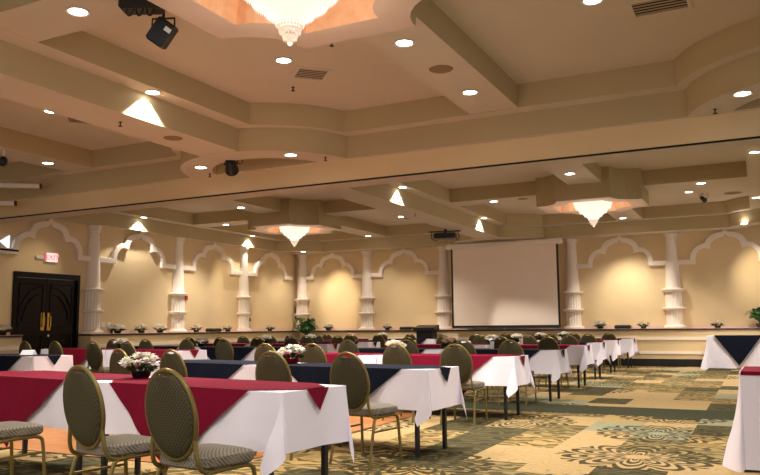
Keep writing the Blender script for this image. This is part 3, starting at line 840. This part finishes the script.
# ------------------------------------------------------------------ ceiling fixtures
def make_downlight():
    r = empty('downlight', (0, 0, 0))
    MB().lathe([(.085, 0), (.105, -.004), (.108, -.010), (.1, -.014), (.082, -.008)], 28, caps=False).build('trim_ring', 'white_metal', r, True)
    MB().lathe([(.083, -.006), (.05, -.009), (.002, -.010)], 28, caps=False).build('lens', 'lamp_lens', r, True)
    return r
dl0 = make_downlight(); DN = [0]
def spot_lamp(loc, energy, size=100, blend=.6, col=(1, .93, .85), rad=.06, aim=None):
    l = bpy.data.lights.new('lamp', 'SPOT'); l.energy = energy; l.spot_size = math.radians(size); l.spot_blend = blend; l.color = col; l.shadow_soft_size = rad
    o = bpy.data.objects.new('lamp', l); COL.objects.link(o); o.location = loc
    if aim:
        o.rotation_euler = (Vector(aim)-Vector(loc)).to_track_quat('-Z', 'Y').to_euler()
    return o
ENERGY = 300
def downlight(x, y, z, label, e=1.0, size=112):
    o = dl0 if DN[0] == 0 else copy_tree(dl0); DN[0] += 1
    o.location = (x, y, z); tag(o, label, 'ceiling light', 'recessed ceiling lights')
    spot_lamp((x, y, z-.04), ENERGY*e, size, .7)
for x, y, z, lb in [
    (-3.03, 6.61, ZA, 'round downlight on the near beam just right of the near chandelier'),
    (-3.0, 8.45, ZA, 'round downlight on the near beam beyond the round ceiling speaker'),
    (-5.31, 4.55, ZA, 'large round downlight at top left on the nearest cross beam'),
    (-10.77, 8.73, ZA, 'round downlight on the left beam close to the wall header'),
    (-4.86, 7.16, ZC, 'round downlight in the near coffer beside the triangular-looking vent'),
    (-1.27, 7.19, ZC, 'round downlight cut by the top edge, upper right coffer'),
    (-9.02, 7.32, ZC, 'round downlight in the left coffer beside its small vent'),
    (-5.96, 8.98, ZB-.004, 'downlight in the curved corbel right of the hanging black spotlight'),
    (-7.66, 9.02, ZB-.004, 'downlight in the curved corbel left of the hanging black spotlight'),
    (-.02, 8.88, ZB-.004, 'downlight in the curved corbel at the right edge'),
    (-3.04, 14.06, ZA, 'far downlight on the beam just before the far right chandelier'),
    (-5.31, 16.41, ZA, 'far downlight on the cross beam left of the far right chandelier'),
    (-.9, 16.34, ZA, 'far downlight on the cross beam right of the far right chandelier'),
    (-1.34, 19.2, ZC, 'far downlight in the coffer beyond the right cross beam'),
    (-3.12, 20.77, ZA, 'small far downlight behind the far right chandelier'),
    (-9.54, 18.3, ZC, 'far downlight in the coffer right of the left chandelier'),
    (-9.09, 19.44, ZC, 'far downlight in the coffer near the black projector cluster'),
    (-10.9, 20.84, ZA, 'small far downlight on the beam behind the left chandelier'),
    (-10.88, 14.27, ZA, 'far downlight on the beam in front of the left chandelier'),
    (-13.06, 16.47, ZA, 'far downlight on the cross beam left of the left chandelier'),
    (-13.45, 21.05, ZB-.004, 'far downlight in the corner soffit below the left chandelier'),
    (-.21, 20.86, ZB-.004, 'far downlight in the curved soffit above the far right arch')]:
    downlight(x, y, z, lb, (.12 if x > -1 else .35) if y > 20.8 else 1)
# unseen downlights added over the near hall to brighten the table fronts
for x, y in ((-3.0, 1.2), (-3.0, -1.6), (-5.6, .2), (-.6, .2), (-.6, 3.2), (-6.0, -2.2), (.8, -2.2), (-8.6, 1.6)):
    z = ZA if x == -3.0 else ZC
    m = MB(); m.lathe([(.083, -.006), (.1, -.014), (.105, 0)], 20, caps=False); m.lathe([(.083, -.006), (.002, -.010)], 20, c=(0, 0, 0), caps=False)
    TRIM[0] += 1; o = struct(m.build('trim_%d' % TRIM[0], 'lamp_lens')); o.location = (x, y, z)
    spot_lamp((x, y, z-.04), ENERGY*.55, 140, .7)
# wall-wash lamps tucked against the two-step faces
for x, y, z, nx, ny, lb in [(-6.385, 6.62, ZA-.003, 1, 0, 'wash light on the near two-step beam making a bright white cone'),
                        (-6.385, 13.75, ZA-.003, 1, 0, 'wash light on the far two-step beam, nearer of its pair'),
                        (-6.385, 18.85, ZA-.003, 1, 0, 'wash light on the far two-step beam, farther of its pair'),
                        (XL+.37, 14.3, ZA-.004, 1, 0, 'wash light above the left wall between door column and alarm column'),
                        (XL+.37, 18.95, ZA-.004, 1, 0, 'wash light above the left wall over its third column'),
                        (.09, 13.75, ZA-.003, -1, 0, 'wash light at the far right edge on two-step beam, nearer'), (.09, 18.85, ZA-.003, -1, 0, 'wash light at the far right edge on two-step beam, farther')]:
    o = copy_tree(dl0); o.location = (x, y, z); o.scale = (.95, .95, 1); tag(o, lb, 'ceiling light', 'wall-wash ceiling lights')
    spot_lamp((x-.055*nx, y, z-.03), 130 if x < -12 else 330, 104, .3, (1, .95, .87), .02)

# chandeliers
def make_chandelier():
    r = empty('chandelier', (0, 0, 0))          # origin at the lowest crystal
    # inner lit core and bead strands, tier by tier (height above the tip, radius)
    TI = [(.07, .05, .12, .075), (.12, .08, .17, .10), (.18, .105, .25, .16), (.25, .18, .33, .26), (.33, .28, .42, .34), (.42, .365, .56, .41)]
    MB().lathe([(.004, -.0), (.02, .012), (.026, .03), (.018, .05), (.006, .07)], 14).build('drop_ball', 'crystal_bead', r, True)
    for i, (z0, r0, z1, r1) in enumerate(TI):
        m = MB(); n = max(16, int(2*PI*r1/.028))
        for k in range(n):
            a = 2*PI*k/n; ca, sa = math.cos(a), math.sin(a); nb = max(2, int(math.hypot(z1-z0, r1-r0)/.024))
            for b in range(nb+1):
                t = b/nb; rr = r0+(r1-r0)*t; z = z0+(z1-z0)*t; s = .011
                c = Vector((ca*rr, sa*rr, z))
                m.add([c+Vector((s, 0, 0)), c+Vector((0, s, 0)), c+Vector((-s, 0, 0)), c+Vector((0, -s, 0)), c+Vector((0, 0, s*1.3)), c+Vector((0, 0, -s*1.3))],
                      [(0, 1, 4), (1, 2, 4), (2, 3, 4), (3, 0, 4), (1, 0, 5), (2, 1, 5), (3, 2, 5), (0, 3, 5)])
        for k in range(n):                       # hanging prisms along the tier's lower rim
            a = 2*PI*(k+.5)/n; c = Vector((math.cos(a)*r0, math.sin(a)*r0, z0)); s = .009
            m.add([c+Vector((s, 0, 0)), c+Vector((0, s, 0)), c+Vector((-s, 0, 0)), c+Vector((0, -s, 0)), c+Vector((0, 0, .015)), c+Vector((0, 0, -.035))],
                  [(0, 1, 4), (1, 2, 4), (2, 3, 4), (3, 0, 4), (1, 0, 5), (2, 1, 5), (3, 2, 5), (0, 3, 5)])
        m.build('crystal_tier', 'crystal_lit' if i > 1 else 'crystal_bead', r)
    MB().lathe([(.02, .15), (.08, .2), (.14, .26), (.23, .34), (.32, .44), (.37, .56), (.02, .58)], 32).build('glowing_core', 'crystal_core', r, True)
    m = MB(); m.tube([(0.405*math.cos(2*PI*i/40), 0.405*math.sin(2*PI*i/40), .565) for i in range(40)], .014, 8, closed=True)
    for k in range(4): a = k*PI/2; m.tube([(0.405*math.cos(a), 0.405*math.sin(a), .565), (0, 0, .60)], .009, 6)
    m.build('gold_hoop', 'brass', r, True)
    MB().tube([(0, 0, .56), (0, 0, .95)], .016, 10).build('stem', 'brass', r, True)
    return r
ch0 = make_chandelier()
for i, ((x, y), lb) in enumerate(zip(CROWN, ('large lit crystal chandelier at the top edge in the near ceiling', 'lit crystal chandelier in the far half, right of centre', 'lit crystal chandelier in the far half, left of centre'))):
    o = ch0 if i == 0 else copy_tree(ch0); o.location = (x, y, 3.21); tag(o, lb, 'chandelier', 'crystal chandeliers')
    l = bpy.data.lights.new('chandelier_lamp', 'POINT'); l.energy = 11; l.color = (1, .8, .6); l.shadow_soft_size = .12
    lo = bpy.data.objects.new('chandelier_lamp', l); COL.objects.link(lo); lo.location = (x, y, 3.98)
    l = bpy.data.lights.new('chandelier_glow', 'POINT'); l.energy = 26; l.color = (1, .86, .7); l.shadow_soft_size = .25
    lo = bpy.data.objects.new('chandelier_glow', l); COL.objects.link(lo); lo.location = (x, y, 3.1)

# vents, detectors, sprinklers, ceiling speaker
def vent(x, y, z, w, d, rz, label):
    e = empty('ceiling_vent', (x, y, z), rz, label, 'vent', 'ceiling vents')
    fr = MB()
    for a in ((-w/2-.04, w/2+.04, -d/2-.04, -d/2), (-w/2-.04, w/2+.04, d/2, d/2+.04), (-w/2-.04, -w/2, -d/2, d/2), (w/2, w/2+.04, -d/2, d/2)): fr.box(*a, -.012, 0)
    fr.build('frame', 'ceiling_paint', e); MB().box(-w/2, w/2, -d/2, d/2, -.003, 0).build('opening', 'dark_hole', e)
    sl = MB(); n = max(4, int(d/.06))
    for i in range(n):
        yy = -d/2+d*(i+.5)/n; sl.add([(-w/2, yy-.016, -.006), (w/2, yy-.016, -.006), (w/2, yy-.002, -.014), (-w/2, yy-.002, -.014)], [(0, 1, 2, 3)])
    sl.build('louvres', 'vent_metal', e)
for v in [(-4.83, 7.72, ZC, .36, .36, .78, 'square slatted ceiling vent in the near middle coffer'), (-9.01, 7.85, ZC, .34, .34, .78, 'small dark ceiling vent in the left coffer'),
          (-.7, 7.62, ZC, .5, .34, 0, 'slatted ceiling vent at the upper right'), (-10.01, 14.35, ZC, .36, .36, .78, 'far ceiling vent in front of the left chandelier'),
          (-5.78, 14.31, ZC, .4, .36, .78, 'far ceiling vent just below the header near centre'), (-3.9, 14.2, ZC, .4, .36, .78, 'far ceiling vent left of the beam before the right chandelier'),
          (-.92, 14.1, ZC, .5, .34, 0, 'far ceiling vent under the header at right')]: vent(*v)
def disc(name, x, y, z, r, h, mat, label, cat, group=None):
    m = MB(); m.lathe([(r*.55, -h), (r, -h*.6), (r*1.05, 0)], 20); o = m.build(name, mat, None, True); o.location = (x, y, z); tag(o, label, cat, group)
disc('ceiling_speaker', -3.0, 7.51, ZA, .13, .012, 'speaker_grille', 'round brown ceiling speaker on the near beam between two downlights', 'speaker')
disc('ceiling_speaker', -6.79, 7.43, ZB, .12, .012, 'speaker_grille', 'round brown ceiling speaker under the near two-step beam', 'speaker')
disc('ceiling_speaker', -4.62, 16.4, ZA, .11, .012, 'speaker_grille', 'far round ceiling speaker on cross beam left of right chandelier', 'speaker')
disc('ceiling_speaker', -8.99, 19.84, ZC, .16, .012, 'speaker_grille', 'far round ceiling speaker beside two downlights near the projector', 'speaker')
disc('ceiling_speaker', -.4, 19.92, ZC, .2, .012, 'speaker_grille', 'far flat round speaker in the coffer above the far right arch', 'speaker')
for x, y, z, lb in [(-6.81, 6.53, ZB, 'sprinkler head under the near two-step beam beside the bright cone'), (-5.32, 8.06, ZC, 'sprinkler head in the near middle coffer below the vent'),
                    (-4.06, 6.92, ZC, 'sprinkler head just right of the near crown'), (-5.6, 9.36, ZB-.004, 'sprinkler head at right end of the middle curved corbel'),
                    (-.32, 9.4, ZB-.004, 'sprinkler head in the curved corbel at right'), (-7.86, 9.48, ZB-.004, 'sprinkler head in the curved corbel left of black spotlight'),
                    (-4.42, 14.4, ZC, 'far sprinkler head under the header near centre'), (-6.75, 15.2, ZB, 'far sprinkler head under the two-step beam')]:
    m = MB(); m.lathe([(.02, 0), (.022, -.01), (.008, -.015), (.008, -.05), (.026, -.055), (.026, -.06), (.004, -.062)], 10); o = m.build('sprinkler', 'black_metal', None, True); o.location = (x, y, z+.004); tag(o, lb, 'sprinkler', 'ceiling sprinklers')

# stage lights
def par(loc, rot, label, s=1.0, yoke=.22):
    e = empty('stage_spotlight', loc, 0, label, 'spotlight')
    h = MB(); h.lathe([(.02, .14), (.07, .13), (.085, .06), (.09, -.1), (.105, -.12), (.105, -.16), (.09, -.16), (.085, -.12)], 18, caps=True)
    o = h.build('lamp_can', 'black_metal', e, True); o.rotation_euler = rot; o.scale = (s, s, s)
    y = MB(); y.tube([(-.12*s, 0, 0), (-.12*s, 0, yoke*.7), (.12*s, 0, yoke*.7), (.12*s, 0, 0)], .01*s, 6); y.tube([(0, 0, yoke*.7), (0, 0, yoke)], .014*s, 6); y.build('yoke', 'black_metal', e)
    w_ = MB(); w_.tube(smooth_path([(.1*s, 0, .02), (.17*s, .03, .0), (.2*s, .03, .08), (.18*s, .02, yoke)], 4), .006, 6); w_.build('cable', 'black_plastic', e, True)
    return e
par((-7.02, 8.95, 3.585), (.9, .9, 0), 'black spotlight hanging in the curved corbel niche', 1.0, .33)
tr = empty('truss_light_bar', (-4.47, 4.48, ZA), .45, 'black lighting box with hanging cables at the top left', 'light bar')
MB().rbox(-.175, .175, -.09, .09, -.2, -.03, .02).build('dimmer_box', 'black_metal', tr); MB().tube([(0, 0, 0), (0, 0, -.05)], .03, 8).build('mount', 'black_metal', tr)
m = MB()
for q in (-.11, -.03, .06): m.tube(smooth_path([(q, -.05, -.2), (q+.01, -.06, -.25), (q+.04, -.06, -.26), (q+.06, -.05, -.2)], 4), .007, 6)
m.build('cable', 'black_plastic', tr, True)
e = empty('stage_spotlight', (-4.53, 4.8, 3.72), .4, 'black square stage spotlight tilted below the lighting box', 'spotlight')
h = MB(); h.rbox(-.085, .085, -.08, .08, -.13, .1, .015); o = h.build('lamp_can', 'black_metal', e); o.rotation_euler = (.25, .62, .2)
MB().tube([(-.1, 0, 0), (-.1, 0, .12), (.1, 0, .12), (.1, 0, 0)], .01, 6).build('yoke', 'black_metal', e); MB().tube([(0, 0, .12), (0, 0, .25)], .014, 6).build('hanger', 'black_metal', e)
m = MB(); m.rbox(-.03, .03, -.004, .004, -.02, .02, .001); o = m.build('label_plate', 'white_plastic', e); o.location = (.07, -.085, -.02); o.rotation_euler = (.25, .62, .2)
pc = empty('projector_cluster', (-7.15, 18.0, ZB), .2, 'black projector and cables mounted under the far two-step beam', 'projector')
MB().rbox(-.28, .28, -.2, .2, -.26, -.12, .02).build('projector_body', 'black_plastic', pc); MB().tube([(0, 0, -.12), (0, 0, 0)], .03, 8).build('mount', 'black_metal', pc)
m = MB(); 
for q in (-.3, .3): m.tube(smooth_path([(q, 0, -.05), (q*1.15, -.1, -.12), (q*1.2, 0, -.24), (q*.8, .1, -.3)], 4), .012, 6)
m.tube([(-.42, -.1, -.08), (.42, -.1, -.08)], .018, 6); m.build('cable_frame', 'black_metal', pc)
par((-1.05, 19.5, 4.13), (.5, -.7, 0), 'small black spotlight hanging in the far right coffer', .55, .15)
# rolled screen housings under the header at the left, and a dome camera
for (x0, y0, x1, y1, z, lb) in ((-12.8, 8.47, -11.69, 9.33, 3.75, 'long white roller housing under the header at the left edge'), (-13.1, 8.98, -12.42, 9.38, 3.5, 'shorter white roller housing below the long one, left edge')):
    e = empty('roller_housing', (x1, y1, z), math.atan2(y0-y1, x0-x1), lb, 'screen housing'); L = math.hypot(x1-x0, y1-y0)
    MB().rbox(0, L, -.04, .04, -.045, .035, .012).build('case', 'white_metal', e); MB().box(-.02, 0, -.045, .045, -.05, .04).build('end_cap', 'ledge_wood', e)
    MB().tube([(L-.1, 0, .03), (L-.1, 0, ZC-.002-z)], .012, 6).build('hanger', 'white_metal', e)
cam_ = empty('dome_camera', (-10.6, 7.75, ZA), 0, 'black dome camera hanging under the beam at the left edge', 'camera'); MB().tube([(0, 0, 0), (0, 0, -.12)], .02, 8).build('stem', 'white_metal', cam_); m = MB(); m.ball((0, 0, -.18), .07, 14, 8, 1.2); m.build('dome', 'black_plastic', cam_, True)

# ------------------------------------------------------------------ light on the walls from ceiling spots
WARM = (1, .86, .66)
for src, aim, e, sz in [((-12.6, 16.9, 3.9), (XL, 18.35, 2.15), 150, 44), ((-12.4, 19.2, 3.9), (XL, 20.4, 1.9), 80, 44),
                        ((-12.55, 20.1, 3.9), (-12.6, YB, 2.1), 330, 42), ((-9.6, 20.2, 3.9), (-9.9, YB, 1.6), 90, 50), ((-3.3, 20.5, 3.9), (-3.3, YB, 1.9), 120, 46), ((-.3, 20.1, 3.55), (.15, YB, 2.3), 170, 46),
                        ((-12.8, 11.9, 3.9), (XL, 11.3, 1.9), 60, 55)]:
    spot_lamp(src, e, sz, .9, WARM, .05, aim)

# ------------------------------------------------------------------ world, camera, view
wd = bpy.data.worlds.new('World'); SC.world = wd; wd.use_nodes = True
bg = wd.node_tree.nodes['Background']; bg.inputs[0].default_value = (.97, .95, 1, 1); bg.inputs[1].default_value = .8

yaw, pit, rol, fpx = -.4659, .1179, -.0084, 749.05
F = Vector((math.sin(yaw)*math.cos(pit), math.cos(yaw)*math.cos(pit), math.sin(pit)))
R = Vector((math.cos(yaw), -math.sin(yaw), 0)); U = R.cross(F)
R2 = R*math.cos(rol)+U*math.sin(rol); U2 = U*math.cos(rol)-R*math.sin(rol)
cd = bpy.data.cameras.new('Camera'); cd.sensor_width = 36; cd.lens = fpx*36/760; cd.clip_start = .05; cd.clip_end = 200
co = bpy.data.objects.new('Camera', cd); COL.objects.link(co)
M = Matrix((R2, U2, -F)).transposed().to_4x4(); M.translation = Vector((0, 0, 1.133)); co.matrix_world = M
SC.camera = co
vs = SC.view_settings; vs.view_transform = 'Standard'; vs.look = 'None'; vs.gamma = 1; vs.use_curve_mapping = False; vs.exposure = .2
SC.cycles.max_bounces = 8; SC.cycles.diffuse_bounces = 5; SC.cycles.use_denoising = True
SC.cycles.sample_clamp_indirect = 6
